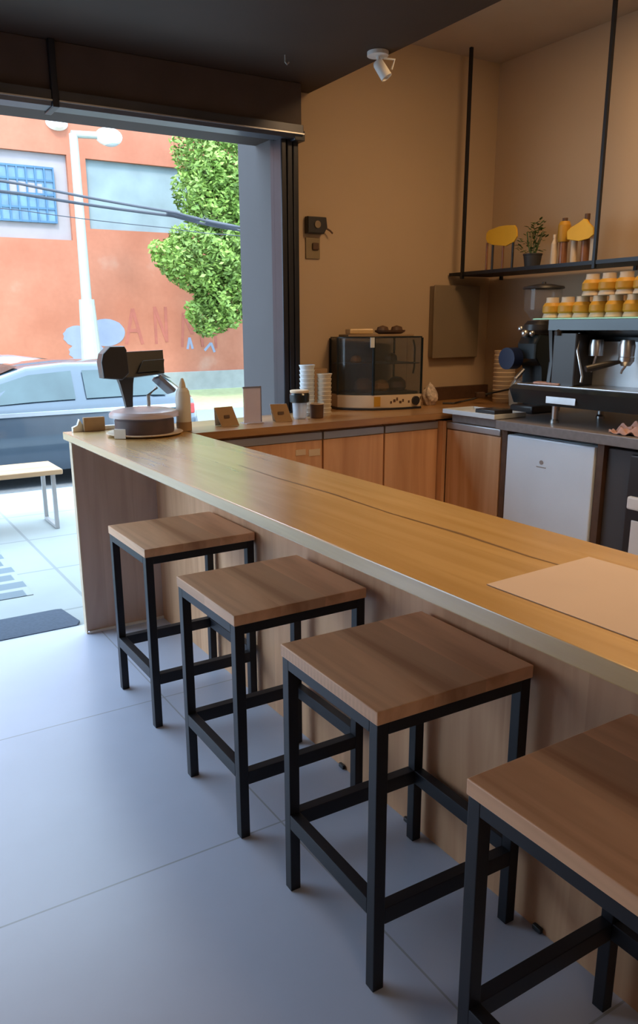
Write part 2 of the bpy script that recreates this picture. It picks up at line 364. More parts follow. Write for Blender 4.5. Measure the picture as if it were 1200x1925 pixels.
b = B(); cyl(b, (0, 0, 0), .011, .002, 18); xf(b, Matrix.Translation((3.004, 2.655, .815)) @ Matrix.Rotation(-PI/2, 4, 'Y'))
e = obj('emblem', b, M['railgrey'], d)
obj('emblem_line', bx(B(), 3.003, 3.0045, 2.625, 2.685, .788, .793), M['railgrey'], d)
t = thing('ice_maker', 'dark grey under-counter appliance right of the white fridge', 'appliance', (3.3, 2.1, 0))
obj('body', bx(B(), 3.04, 3.6, 1.72, 2.30, .02, .93, .004), M['column'], t)
obj('side_frame', bx(B(), 3.015, 3.6, 2.302, 2.338, 0.0, .951), M['brown'], t)
o = obj('door', bx(B(), 3.01, 3.038, 1.74, 2.16, .06, .92, .008), M['dark'], t)
obj('handle', bx(B(), 2.985, 3.010, 1.98, 2.14, .68, .74, .01), M['white'], o)
obj('window_pane', bx(B(), 3.004, 3.010, 1.80, 2.12, .45, .63, .003), M['white'], o)

# ================================================================== STOOLS
SW, SD, SH = .449, .419, .713
def make_stool(label):
    t = thing('bar_stool', label, 'stool', (0, 0, 0), 'square wooden bar stools along the bar')
    obj('seat', bx(B(), 0, SW, 0, SD, SH-.032, SH, .0025), M['seat'], t)
    T = .030; i0 = .003
    for x, y in ((i0, i0), (SW-T-i0, i0), (i0, SD-T-i0), (SW-T-i0, SD-T-i0)):
        obj('leg', bx(B(), x, x+T, y, y+T, .0, SH-.033, .002), M['black'], t)
    z1 = SH-.033; z0 = z1-.028
    b = B()
    bx(b, i0+T, SW-i0-T, i0, i0+T, z0, z1, .0015); bx(b, i0+T, SW-i0-T, SD-i0-T, SD-i0, z0, z1, .0015)
    bx(b, i0, i0+T, i0+T, SD-i0-T, z0, z1, .0015); bx(b, SW-i0-T, SW-i0, i0+T, SD-i0-T, z0, z1, .0015)
    obj('seat_frame', b, M['black'], t)
    for (x0, x1, y0, y1, z) in ((i0, i0+T, i0+T, SD-i0-T, .195), (SW-i0-T, SW-i0, i0+T, SD-i0-T, .195), (i0+T, SW-i0-T, i0, i0+T, .175), (i0+T, SW-i0-T, SD-i0-T, SD-i0, .195)):
        obj('stretcher', bx(B(), x0, x1, y0, y1, z, z+.042, .0015), M['black'], t)
    return t
s = make_stool('bar stool nearest the street end of the bar')
s.location = (.895, 2.581, 0); s.rotation_euler.z = .002
dup(s, (.874, 1.816, 0), -.005, 'second bar stool from the street end, between the farthest one and the fully visible one')
dup(s, (.880, 1.163, 0), -.020, 'fully visible bar stool, third from the street, right of the photo middle')
dup(s, (.870, .469, 0), -.002, 'nearest bar stool, cut off by the right edge of the photo')

# ================================================================== ON THE BAR
tag(obj('placemat', prism(B(), [(1.037, 1.030), (1.350, 1.045), (1.365, .60), (1.045, .585)], 1.0006, 1.0022, 'Z'), M['paper']),
    'plain pale paper placemat lying on the near end of the bar', 'placemat')

# cake under dome
cx_, cy_ = 1.25, 3.49
t = thing('cake_plate', 'flat round plate with cream rim carrying the purple cake', 'plate', (cx_, cy_, 1.0))
obj('plate', lathe(B(), [(0, 0), (.12, 0), (.172, .008), (.178, .012), (.172, .015), (.12, .010), (0, .010)], (cx_, cy_, 1.0)), M['cream'], t)
t = thing('cake', 'round purple-brown cake under a frosted lid on the bar', 'cake', (cx_, cy_, 1.011))
obj('cake_body', lathe(B(), [(0, 0), (.134, 0), (.137, .01), (.137, .06), (.130, .068), (0, .070)], (cx_, cy_, 1.011), 40), M['cake'], t)
t = thing('frosted_dome', 'pinkish frosted plastic dome covering the cake', 'cover', (cx_, cy_, 1.012))
obj('dome_side', lathe(B(), [(.158, .002), (.160, .06), (.161, .078)], (cx_, cy_, 1.012), 40), M['clear'], t)
obj('dome_top', lathe(B(), [(.161, .074), (.160, .088), (.150, .100), (.12, .107), (0, .110)], (cx_, cy_, 1.012), 40), M['pinklid'], t)
obj('side_clip', prism(B(), [(1.075, 3.41), (1.115, 3.372), (1.12, 3.382), (1.082, 3.42)], 1.002, 1.045, 'Z', .002), M['white'], t)

# point of sale terminal, seen from the back
t = thing('pos_terminal', 'dark sales screen on a tapered stand behind the cake', 'point of sale screen', (1.27, 3.735, 1.0))
b = B(); cyl(b, (1.27, 3.735, 1.0), .058, .012, 28); obj('base', b, M['dark'], t)
b = B()
rings = [(1.012, .020, .012), (1.08, .014, .012), (1.14, .020, .014), (1.22, .032, .018), (1.27, .045, .02)]
vv = []
for z, hx, hy in rings:
    xc = 1.27-.02*(z-1.01)/.25
    vv.append([b.verts.new((xc+sx*hx, 3.735+sy_*hy, z)) for sx, sy_ in ((-1,-1),(1,-1),(1,1),(-1,1))])
for a_, c_ in zip(vv, vv[1:]):
    for k in range(4): b.faces.new((a_[k], a_[(k+1)%4], c_[(k+1)%4], c_[k]))
b.faces.new(vv[0][::-1]); b.faces.new(vv[-1]); bmesh.ops.recalc_face_normals(b, faces=b.faces[:])
obj('neck', b, M['dark'], t)
b = B(); prism(b, [(1.245, 1.245), (1.445, 1.262), (1.452, 1.378), (1.16, 1.370), (1.16, 1.262)], 3.71, 3.74, 'Y', .004); xf(b, rotabout((1.3, 3.72, 1.31), -.22, 'X'))
obj('screen', b, M['dark'], t)
b = B(); prism(b, [(1.115, 1.255), (1.205, 1.245), (1.24, 1.275), (1.235, 1.385), (1.225, 1.402), (1.155, 1.402), (1.118, 1.368), (1.108, 1.33)], 3.63, 3.71, 'Y', .008)
obj('printer_housing', b, M['dark'], t)
b = B(); prism(b, [(1.30, 1.275), (1.43, 1.28), (1.44, 1.335), (1.33, 1.33)], 3.683, 3.690, 'Y', .001)
obj('olive_reflection', b, mat('olive_reflection_paint', (.06, .06, .05), .3), t)  # olive reflection below the screen, modelled as a tinted plate
t = thing('card_reader', 'slim blue-grey card reader on an angled arm below the screen', 'card reader', (1.42, 3.70, 1.0))
b = B(); tube(b, [(1.36, 3.72, 1.002), (1.36, 3.72, 1.16), (1.40, 3.70, 1.20)], .009); obj('arm', b, M['railgrey'], t)
b = B(); bx(b, -.055, .055, -.035, .035, -.011, .011, .006); xf(b, Matrix.Translation((1.43, 3.68, 1.21)) @ Matrix.Rotation(.75, 4, 'Y') @ Matrix.Rotation(-.3, 4, 'X')); obj('reader_body', b, M['bluegrey'], t)
M['cupwhite2'] = mat('ivory_plastic', (.66, .62, .54), .4, 0, .02)
# squeeze bottle / mill
t = thing('dispenser_bottle', 'tall cream dispenser bottle standing right of the cake lid', 'bottle', (1.452, 3.50, 1.0))
obj('bottle_body', lathe(B(), [(0, 0), (.033, 0), (.036, .008), (.036, .16), (.031, .19), (.022, .205), (0, .205)], (1.452, 3.50, 1.0)), M['cupwhite2'], t)
obj('nozzle', lathe(B(), [(.017, .204), (.014, .225), (.006, .25), (0, .252)], (1.452, 3.50, 1.0)), M['cream'], t)
obj('base_band', lathe(B(), [(.0372, .002), (.0372, .045)], (1.452, 3.50, 1.0)), M['kraft'], t)
# kraft block by the end
t = thing('card_block', 'small kraft card block at the street corner of the bar', 'card holder', (1.085, 3.745, 1.0))
obj('card', bx(B(), 1.033, 1.137, 3.735, 3.757, 1.001, 1.068, .004), M['kraft'], t)
obj('holder', prism(B(), [(.985, 1.0008), (1.20, 1.0008), (1.20, 1.02), (1.04, 1.02), (1.02, 1.06), (1.01, 1.03), (.985, 1.022)], 3.758, 3.785, 'Y', .002), M['white'], t)
# ================================================================== ON THE WINDOW COUNTER
def tent(x, y, w_, h_, lean, label, side=False):
    t = thing('tent_card', label, 'tent card', (x, y, 1.0), 'kraft tent cards on the window counter')
    b = B()
    vs = [(-w_/2+.012, -.028, .001), (w_/2+.012, -.028, .001), (w_/2-.012, -.003, h_), (-w_/2-.012, -.003, h_)]
    for th in (0, .0025): [b.verts.new((x+p[0], y+p[1]+th, 1.0+p[2])) for p in vs]
    b.verts.ensure_lookup_table(); v = b.verts
    for f in ((0,1,2,3),(7,6,5,4),(0,4,5,1),(1,5,6,2),(2,6,7,3),(3,7,4,0)): b.faces.new([v[i] for i in f])
    fr = obj('front_leaf', b, M['kraft'], t)
    b = B(); bx(b, x-.018, x+.014, y-.0185, y-.0165, 1.0+h_*.42, 1.0+h_*.58, 0); xf(b, rotabout((x, y-.0165, 1.05), -.28, 'X')); obj('printed_mark', b, M['brown'], fr)
    b = B()
    vs = [(-w_/2+.012, .035, .001), (w_/2+.012, .035, .001), (w_/2-.012, 0, h_), (-w_/2-.012, 0, h_)]
    for th in (0, .0025): [b.verts.new((x+p[0], y+p[1]+th, 1.0+p[2])) for p in vs]
    b.verts.ensure_lookup_table(); v = b.verts
    for f in ((0,1,2,3),(7,6,5,4),(0,4,5,1),(1,5,6,2),(2,6,7,3),(3,7,4,0)): b.faces.new([v[i] for i in f])
    obj('back_leaf', b, M['white'], t)
    t.rotation_euler.z = lean
tent(1.70, 3.555, .105, .096, .12, 'kraft tent card left of the clear sign holder')
tent(2.02, 3.555, .09, .092, -.25, 'kraft tent card beside the dark-lidded jar')
t = thing('sign_holder', 'upright frosted acrylic sign holder between the two tent cards', 'sign holder', (1.86, 3.57, 1.0))
obj('acrylic_sheet', bx(B(), 1.815, 1.915, 3.575, 3.580, 1.004, 1.185, .001), M['frost'], t)
obj('acrylic_foot', bx(B(), 1.815, 1.915, 3.545, 3.62, 1.0005, 1.004), M['frost'], t)
b = B(); bx(b, 1.812, 1.918, 3.573, 3.582, 1.180, 1.188); bx(b, 1.9145, 1.9185, 3.573, 3.582, 1.004, 1.18); obj('sheet_edge', b, M['bluegrey'], t)
t = thing('sugar_jar', 'pale glass jar with a dark patterned lid beside the cup stacks', 'jar', (2.165, 3.60, 1.0))
obj('jar_body', lathe(B(), [(0, 0), (.030, 0), (.036, .01), (.040, .09), (.040, .095)], (2.165, 3.60, 1.0)), M['jarglass'], t)
obj('lid', lathe(B(), [(.045, .088), (.052, .092), (.054, .13), (.048, .140), (0, .142)], (2.165, 3.60, 1.0)), M['darkshine'], t)
obj('lid_rim', lathe(B(), [(.0, .1425), (.050, .1405), (.052, .150), (.048, .154), (0, .155)], (2.165, 3.60, 1.0)), M['cream'], t)
t = thing('dark_cup', 'small dark brown tumbler with pale rim in front of the cup stacks', 'cup', (2.265, 3.585, 1.0))
obj('cup_body', lathe(B(), [(0, 0), (.034, 0), (.036, .004), (.038, .075), (.034, .075), (.033, .01), (0, .01)], (2.265, 3.585, 1.0)), M['brown'], t)
obj('rim', lathe(B(), [(.0385, .074), (.0395, .08), (.034, .08), (.034, .074)], (2.265, 3.585, 1.0)), M['cream'], t)
def cupstack(x, y, h, r, m_, label, grp='tall stacks of disposable cups on the window counter'):
    t = thing('cup_stack', label, 'cup stack', (x, y, 1.0), grp)
    n = int(h/.022); prof = [(0, 0), (r*.82, 0)]
    for k in range(n):
        z = h*(k)/n; prof += [(r*(.86+.0*k), z+.001), (r*.97, z+h/n*.8), (r, z+h/n*.95), (r*.9, z+h/n)]
    prof += [(r*.8, h), (0, h+.002)]
    obj('stacked_cups', lathe(B(), prof, (x, y, 1.0), 24), m_, t)
    obj('top_rim', lathe(B(), [(r*.9, h-.004), (r*1.03, h-.002), (r*1.03, h+.004), (r*.9, h+.005)], (x, y, 1.0), 24), m_, t)
M['cupwhite'] = mat('white_cup', (.62, .68, .74), .5, 0, .02)
cupstack(2.275, 3.70, .275, .043, M['cupwhite'], 'taller stack of white cups next to the shutter guide')
cupstack(2.354, 3.648, .228, .042, mat('cream_cup', (.60, .54, .44), .55, 0, .03), 'shorter stack of cream cups in front of the white stack')
tag(obj('cardboard_box', bx(B(), 2.41, 2.50, 3.84, 3.95, 1.0005, 1.245, .003), M['kraft']), 'narrow brown cardboard box against the wall behind the cup stacks', 'box')

# pastry case: bowed front, divider bar off-centre
t = thing('pastry_case', 'bowed glass pastry warmer with dark shelves on the window counter', 'pastry case', (2.83, 3.82, 1.0))
FP = [(2.592, 3.872), (2.612, 3.825), (2.655, 3.765), (2.732, 3.705), (2.83, 3.668), (2.93, 3.646), (3.035, 3.638), (3.07, 3.95), (2.615, 3.985)]
fc = Vector((2.84, 3.83))
def inset(k): return [tuple(fc+(Vector(p)-fc)*k) for p in FP]
ZB0, ZB1, ZTOP = 1.012, 1.088, 1.422
base = obj('base', prism(B(), inset(1.0), ZB0, ZB1, 'Z', .005), M['cream'], t)
obj('base_rim', prism(B(), inset(1.02), 1.0005, 1.013, 'Z', .002), M['dark'], t)
def seg(bm, p, q, z0, z1, th=.003, ext=0):
    p, q = Vector(p), Vector(q); d = (q-p).normalized(); n_ = Vector((d.y, -d.x)); p = p-d*ext; q = q+d*ext
    return prism(bm, [tuple(p), tuple(q), tuple(q+n_*th), tuple(p+n_*th)], z0, z1, 'Z')
g = B()
for a, c in zip(FP, FP[1:]+FP[:1]): seg(g, a, c, ZB1, ZTOP-.008, -.003)
obj('glass_panes', g, M['caseglass'], t)
obj('top_plate', prism(B(), inset(1.0), ZTOP-.008, ZTOP, 'Z', .002), M['darkshine'], t)
def lerp2(a, c, u): return tuple(Vector(a)*(1-u)+Vector(c)*u)
seg_b = B(); seg(seg_b, lerp2(FP[3], FP[4], .05), lerp2(FP[3], FP[4], .42), 1.022, 1.080, .003); obj('rating_label', seg_b, M['yellow'], base)
lt = B()
for k in range(10):
    u0 = (k*.19) % 1; a, c = (FP[4], FP[5]) if k < 5 else (FP[5], FP[6])
    if k >= 7: break
    seg(lt, lerp2(a, c, u0), lerp2(a, c, min(1, u0+.10+.04*(k % 2))), 1.038+.008*(k % 3), 1.052+.010*(k % 3), .002)
obj('label_lettering', lt, M['brown'], base)
b = B(); cyl(b, (0, 0, 0), .026, .014, 20); xf(b, Matrix.Translation((2.995, 3.642, 1.050)) @ Matrix.Rotation(PI/2, 4, 'X')); obj('knob', b, M['dark'], base)
for k, w_ in ((0, .010), (3, .012), (6, .010), (7, .010), (8, .010)):
    x, y = FP[k]; obj('corner_bar', bx(B(), x-w_/2, x+w_/2, y-w_/2, y+w_/2, ZB1, ZTOP-.008), M['darkshine'], t)
obj('wire_shelf', prism(B(), inset(.95), 1.265, 1.271, 'Z'), M['dark'], t)
obj('inner_tray', prism(B(), inset(.93), ZB1+.001, ZB1+.016, 'Z', .002), M['dark'], t)
obj('price_tag', bx(B(), 2.698, 2.726, 3.690, 3.693, ZTOP-.060, ZTOP-.004), M['cupwhite'], t)
obj('door_handle', tube(B(), [(3.062, 3.75, 1.20), (3.068, 3.745, 1.24), (3.068, 3.745, 1.36), (3.058, 3.75, 1.40)], .006, 8), M['dark'], t)
for k, (x, y, z, s_, lb, mm) in enumerate(((2.73, 3.80, 1.105, 1.5, 'large dark loaf at the lower left inside the pastry case', 'brown'), (2.85, 3.79, 1.105, 1.25, 'golden bun on the lower tray of the pastry case', 'pastry'), (2.96, 3.78, 1.105, 1.5, 'dark pastry at the lower right inside the pastry case', 'brown'),
                                       (2.70, 3.84, 1.272, .8, 'small pale pastry on the left of the wire shelf', 'pastry'), (2.94, 3.80, 1.1835, .01, '', ''), (2.93, 3.80, 1.272, 1.0, 'dark pastry on the right of the wire shelf', 'brown'))):
    if not lb: continue
    c = Vector((x, y, z)); b = B()
    lathe(b, [(0, 0), (.030*s_, 0), (.038*s_, .012*s_), (.034*s_, .035*s_), (.018*s_, .050*s_), (0, .054*s_)], c, 18, 1.15, .9)
    for v in b.verts: v.co += Vector((random.uniform(-1, 1), random.uniform(-1, 1), 0))*.0015
    tag(obj('pastry', b, M[mm]), lb, 'pastry', 'pastries in the glass case')
# board with brown things on top of the case
tag(obj('serving_board', prism(B(), [(2.64, 3.83), (3.02, 3.70), (3.05, 3.88), (2.66, 3.96)], ZTOP+.0005, ZTOP+.013, 'Z', .002), M['kraft']), 'thin wooden board lying on top of the pastry case', 'board')
ZT2 = ZTOP+.0135
t = thing('bread_basket', 'shallow dark basket on the board on the pastry case', 'basket', (2.92, 3.80, ZT2))
c = Vector((2.92, 3.80, ZT2))
obj('basket_body', lathe(B(), [(0, 0), (.07, 0), (.095, .012), (.098, .022), (.092, .018), (.068, .005), (0, .005)], c, 26, 1.05, .7), M['brown'], t)
for dx, lb in ((-.055, 'left dark roll in the basket on the pastry case'), (.05, 'right dark roll in the basket on the pastry case')):
    b = B(); lathe(b, [(0, 0), (.024, .002), (.034, .014), (.028, .034), (0, .044)], c+Vector((dx, .0, .006)), 18, 1.2, .9)
    tag(obj('bread_roll', b, M['brown']), lb, 'bread', 'rolls on the pastry case')
tag(obj('golden_packet', prism(B(), [(2.66, 3.842), (2.79, 3.792), (2.81, 3.88), (2.68, 3.92)], ZT2, ZT2+.032, 'Z', .008), mat('golden_paper', (.62, .42, .20), .35)), 'glossy golden-brown paper packet resting on the left of the board', 'packet')
# crumpled bag
b = B(); bmesh.ops.create_icosphere(b, subdivisions=4, radius=.05)
for v in b.verts:
    n_ = math.sin(v.co.x*130+v.co.z*60)*.5+math.sin(v.co.y*150-v.co.z*90)*.5
    v.co *= 1+.13*n_; v.co.z = max(v.co.z*1.45, -.062)*(1 if v.co.z > 0 else 1)
    f = 1-.55*max(0, v.co.z/.075); v.co.x *= f; v.co.y *= f
zmin = min(v.co.z for v in b.verts); xf(b, Matrix.Translation((3.21, 3.76, 1.0005-zmin)))
tag(obj('crumpled_bag', b, M['foil']), 'crumpled white printed paper bag right of the pastry case', 'bag')
tag(obj('wood_upstand', bx(B(), 3.36, 3.895, 3.955, 3.995, 1.0005, 1.085, .003), M['brown']), 'low dark wooden board against the wall behind the power cord', 'board')
# white tray & dark device
t = thing('sink_tray', 'pale rectangular tray on the corner between the wood and stone counters', 'tray', (3.0, 3.15, 1.0))
b = B(); bx(b, 2.975, 3.20, 2.965, 3.36, 1.001, 1.010, .003)
for q in ((2.970, 2.98, 2.96, 3.365), (3.195, 3.205, 2.96, 3.365)): bx(b, *q, 1.001, 1.026, .002)
for q in ((2.98, 3.195, 2.96, 2.97), (2.98, 3.195, 3.355, 3.365)): bx(b, *q, 1.001, 1.026, .002)
obj('tray_body', b, M['cupwhite'], t)
t = thing('card_terminal', 'dark card terminal lying in the pale tray', 'card terminal', (3.05, 3.04, 1.01))
obj('terminal_body', bx(B(), 2.985, 3.12, 2.975, 3.12, 1.0105, 1.046, .005), M['dark'], t)
obj('terminal_screen', bx(B(), 3.03, 3.10, 2.99, 3.10, 1.0462, 1.0475), M['darkshine'], t)
# cord with plug
t = thing('power_cord', 'black power cord with a plug on the counter behind the pale tray', 'cord', (3.4, 3.6, 1.0))
pts = [(3.30, 3.74, 1.008), (3.36, 3.70, 1.007), (3.42, 3.72, 1.010), (3.48, 3.66, 1.03), (3.56, 3.62, 1.06), (3.64, 3.52, 1.09), (3.70, 3.40, 1.12), (3.76, 3.3, 1.10), (3.80, 3.2, 1.01)]
obj('cable', tube(B(), pts, .006), M['dark'], t)
b = B(); bx(b, -.03, .03, -.02, .02, -.018, .018, .006); xf(b, Matrix.Translation((3.52, 3.64, 1.055)) @ Matrix.Rotation(-.5, 4, 'Z')); obj('plug', b, M['brown'], t)

# wall pieces
t = thing('wall_intercom', 'small black wall unit with a pale button', 'intercom', (2.51, 3.99, 2.04))
obj('case', prism(B(), [(2.448, 1.995), (2.555, 1.995), (2.578, 2.03), (2.570, 2.085), (2.448, 2.085)], 3.955, 3.999, 'Y', .006), M['dark'], t)
b = B(); cyl(b, (0, 0, 0), .020, .008, 20); xf(b, Matrix.Translation((2.507, 3.956, 2.043)) @ Matrix.Rotation(PI/2, 4, 'X')); obj('button', b, M['beige'], t)
obj('lever', tube(B(), [(2.57, 3.97, 2.03), (2.60, 3.965, 2.015), (2.615, 3.96, 2.0)], .005), M['brown'], t)
t = thing('wall_socket', 'beige wall plate with a dark socket below the black unit', 'socket', (2.5, 3.99, 1.92))
obj('plate', bx(B(), 2.452, 2.548, 3.990, 3.999, 1.860, 1.975, .003), M['beigeplate'], t)
obj('socket_insert', bx(B(), 2.492, 2.535, 3.978, 3.990, 1.908, 1.948, .006), M['brown'], t)
t = thing('electrical_panel', 'flat beige electrical cabinet on the wall right of the pastry case', 'electrical cabinet', (3.58, 3.97, 1.5))
obj('box', bx(B(), 3.385, 3.765, 3.955, 3.999, 1.280, 1.725, .004), M['beige'], t)
obj('door', bx(B(), 3.380, 3.770, 3.945, 3.954, 1.275, 1.730, .004), M['beige'], t)

# spotlight on soffit edge
t = thing('ceiling_spotlight', 'small white swivel spotlight at the edge of the dark ceiling', 'spotlight', (2.41, 3.27, ZS))
b = B(); cyl(b, (2.41, 3.27, ZS-.018), .050, .017, 28); obj('mounting_disc', b, M['white'], t)
obj('stem', tube(B(), [(2.41, 3.27, ZS-.018), (2.415, 3.265, ZS-.045)], .009), M['white'], t)
b = B(); lathe(b, [(0, 0), (.020, 0), (.025, .01), (.027, .085), (.022, .085), (.020, .07), (0, .07)], (0, 0, 0), 24)
d = Vector((.35, -.35, -.75)).normalized(); q = d.to_track_quat('Z', 'Y').to_matrix().to_4x4()
xf(b, Matrix.Translation((2.41, 3.275, ZS-.040)) @ q); obj('lamp_head', b, M['white'], t)
obj('yoke', tube(B(), [(2.43, 3.25, ZS-.03), (2.475, 3.225, ZS-.035), (2.465, 3.235, ZS-.075)], .005), M['white'], t)
t = thing('ceiling_hook', 'tiny pale hook under the dark ceiling above the shutter', 'hook', (2.055, 3.52, ZS))
obj('hook_wire', tube(B(), [(2.055, 3.52, ZS), (2.055, 3.52, ZS-.03), (2.062, 3.515, ZS-.04), (2.07, 3.51, ZS-.03)], .004, 8), M['railgrey'], t)

# ================================================================== HANGING SHELF
t = thing('hanging_shelf', 'thin black metal shelf hung from the ceiling by rods', 'shelf', (3.7, 3.2, 1.79))
obj('shelf_board', bx(B(), 3.535, 3.88, 1.6, 3.985, 1.788, 1.800, .002), M['black'], t)
obj('shelf_lip', bx(B(), 3.530, 3.536, 1.6, 3.985, 1.786, 1.806), M['black'], t)
for y in (3.865, 2.862, 1.86):
    obj('rod', bx(B(), 3.524, 3.542, y-.009, y+.009, 1.765, ZC, .001), M['black'], t)
for y in (3.865, 2.862, 1.86):
    obj('rear_rod', bx(B(), 3.865, 3.883, y-.009, y+.009, 1.765, 1.81, .001), M['black'], t)
ZT = 1.8005
t = thing('cutout_sign', 'rounded yellow cut-out sign on four thin sticks at the left of the shelf', 'sign', (3.6, 3.6, ZT))
b = B(); poly = [(3.73, 2.026), (3.71, 2.042), (3.624, 2.055), (3.56, 2.055), (3.50, 2.049), (3.484, 2.029), (3.477, 1.985), (3.5, 1.956), (3.563, 1.938), (3.67, 1.954), (3.718, 1.970), (3.732, 1.995)]
prism(b, poly, 3.592, 3.604, 'X', .003); obj('sign_board', b, M['yellowsign'], t)
for y in (3.725, 3.675, 3.59, 3.51): obj('stick', tube(B(), [(3.60, y, ZT), (3.60, y, 1.97)], .007, 8), M['amber'] if y > 3.7 or y < 3.62 and y > 3.55 else M['dark'], t)
# plant
t = thing('potted_plant', 'small leafy green plant in a charcoal pot on the shelf', 'plant', (3.62, 3.37, ZT))
pc = Vector((3.62, 3.37, ZT))
obj('pot', lathe(B(), [(0, 0), (.042, 0), (.052, .07), (.055, .072), (.055, .08), (.048, .08), (.046, .066), (0, .066)], pc, 24), M['pot'], t)
lv = B()
for k in range(130):
    a = random.uniform(0, 2*PI); rr = random.uniform(.0, .075); z = random.uniform(.085, .26)
    if z > .18: rr *= .55
    c = pc+Vector((rr*math.cos(a), rr*math.sin(a)+(-.02 if z > .16 else .02), z)); L_ = random.uniform(.022, .04)
    d = Vector((math.cos(a), math.sin(a), random.uniform(-.3, .9))).normalized(); s_ = d.cross(Vector((0, 0, 1))).normalized()*L_*.3; u_ = s_.cross(d).normalized()*.003
    p = [c, c+d*L_*.5+s_, c+d*L_, c+d*L_*.5-s_, c+d*L_*.5+u_]
    v = [lv.verts.new(x) for x in p]
    for f in ((0,1,4),(1,2,4),(2,3,4),(3,0,4)): lv.faces.new([v[i] for i in f])
obj('foliage', lv, M['leaf'], t)
st = B()
for k in range(9):
    a = k*.7; tube(st, [pc+Vector((.01*math.cos(a), .01*math.sin(a), .06)), pc+Vector((.03*math.cos(a), .03*math.sin(a), .13)), pc+Vector((.05*math.cos(a), .05*math.sin(a)-.01, .2))], .002, 5)
obj('stems', st, M['leaf'], t)
# bottles on the shelf
def bottle(y, r, h, body, top, label, yel=None):
    t = thing('shelf_bottle', label, 'bottle', (3.62, y, ZT), 'slim bottles on the hanging shelf')
    obj('bottle_body', lathe(B(), [(0, 0), (r, 0), (r, h*.72), (r*.6, h*.82), (r*.5, h*.9), (0, h*.9)], (3.62, y, ZT), 20), body, t)
    obj('cap', lathe(B(), [(r*.62, h*.88), (r*.62, h), (0, h)], (3.62, y, ZT), 20), top, t)
    if yel: obj('wrap_label', lathe(B(), [(r*1.25, h*yel[0]), (r*1.55, h*(yel[0]+.08)), (r*1.5, h*(yel[1]-.08)), (r*1.1, h*yel[1])], (3.62, y, ZT), 20), M['yellow'], t)
bottle(3.213, .018, .17, M['cream'], M['cream'], 'pale slim bottle right after the plant')
bottle(3.150, .023, .25, M['amber'], M['brown'], 'brown bottle with a yellow wrap, nearest the plant', (.50, .93))
bottle(3.075, .018, .17, M['cream'], M['cream'], 'pale slim bottle half behind the wide yellow card')
bottle(3.000, .023, .255, M['amber'], M['brown'], 'tall brown bottle behind the wide yellow card by the rod')
bottle(2.945, .018, .17, M['cream'], M['cream'], 'pale slim bottle beside the right rod')
b = B(); prism(b, [(3.100, 1.975), (3.074, 1.994), (3.022, 2.008), (2.995, 2.028), (2.972, 2.022), (2.959, 1.999), (2.926, 1.978), (2.922, 1.942), (2.951, 1.924), (3.013, 1.916), (3.096, 1.932)], 3.582, 3.592, 'X', .003)
tag(obj('yellow_card', b, M['yellowsign']), 'wide yellow card leaning against the tall bottles by the rod', 'card')

# ================================================================== ESPRESSO MACHINE
t = thing('espresso_machine', 'dark two-group espresso machine on the stone counter', 'coffee machine', (3.35, 2.4, 1.0))
Y0, Y1 = 1.95, 2.76
obj('upper_body', prism(B(), [(3.10, 1.455), (3.10, 1.505), (3.56, 1.505), (3.56, 1.16), (3.30, 1.16), (3.28, 1.42)], Y0, Y1, 'Y', .006), M['darkshine'], t)
for y in (Y0, Y1-.022):
    obj('side_panel', prism(B(), [(3.11, 1.455), (3.20, 1.19), (3.12, 1.185), (3.56, 1.185), (3.56, 1.5), (3.12, 1.5)][:1]+[(3.13, 1.30), (3.115, 1.19), (3.56, 1.19), (3.56, 1.5), (3.105, 1.5)], y, y+.022, 'Y', .004), M['dark'], t)
obj('side_fin', prism(B(), [(3.10, 1.19), (3.10, 1.44), (3.24, 1.44), (3.24, 1.19)], 2.575, 2.72, 'Y', .008), M['dark'], t)
obj('backsplash', bx(B(), 3.262, 3.285, Y0+.03, 2.70, 1.19, 1.40), mat('satin_backsplash', (.50, .53, .56), .4, .3, .04), t)
obj('cup_rail', bx(B(), 3.095, 3.57, Y0-.005, Y1+.095, 1.5055, 1.513, .002), M['greenled'], t)
dt = obj('drip_tray', prism(B(), [(3.03, 1.165), (3.06, 1.183), (3.55, 1.183), (3.55, 1.09), (3.07, 1.09)], Y0-.05, 2.93, 'Y', .005), M['darkshine'], t)
obj('tray_grille', bx(B(), 3.06, 3.26, Y0-.03, 2.90, 1.1835, 1.190, .002), M['steel'], dt)
b = B(); bx(b, 3.044, 3.048, 2.51, 2.69, 1.105, 1.142, .001); obj('name_plate', b, M['steel'], dt)
for x in (3.13, 3.48):
    for y in (2.70, Y0+.06): obj('foot', lathe(B(), [(0, 0), (.022, 0), (.022, .01), (.016, .02), (.018, .091), (0, .091)], (x, y, 1.0), 18), M['steel'], t)
for y in (2.53, 2.36):
    b = B(); lathe(b, [(0, 0), (.034, 0), (.036, .05), (.030, .075), (0, .075)], (3.19, y, 1.335), 22); gh = obj('group_head', b, M['steel'], t)
    if y < 2.4:
        pf = B(); lathe(pf, [(0, -.012), (.020, -.01), (.035, .01), (.036, .030), (0, .030)], (3.19, y, 1.303), 22)
        o = obj('portafilter', pf, M['steel'], t)
        obj('portafilter_handle', tube(B(), [(3.16, y+.01, 1.312), (3.12, y+.03 , 1.305), (3.05, y+.070, 1.288), (3.02, y+.085, 1.282)], [.008, .014, .017, .015], 12), M['dark'], o)
    obj('spout', tube(B(), [(3.19, y, 1.292 if y < 2.4 else 1.334), (3.19, y+.015, 1.275), (3.19, y+.022, 1.258)], .006, 8), M['steel'], t)
obj('steam_wand', tube(B(), [(3.13, 2.585, 1.44), (3.11, 2.575, 1.36), (3.12, 2.545, 1.24), (3.11, 2.54, 1.21)], .006, 10), M['steel'], t)
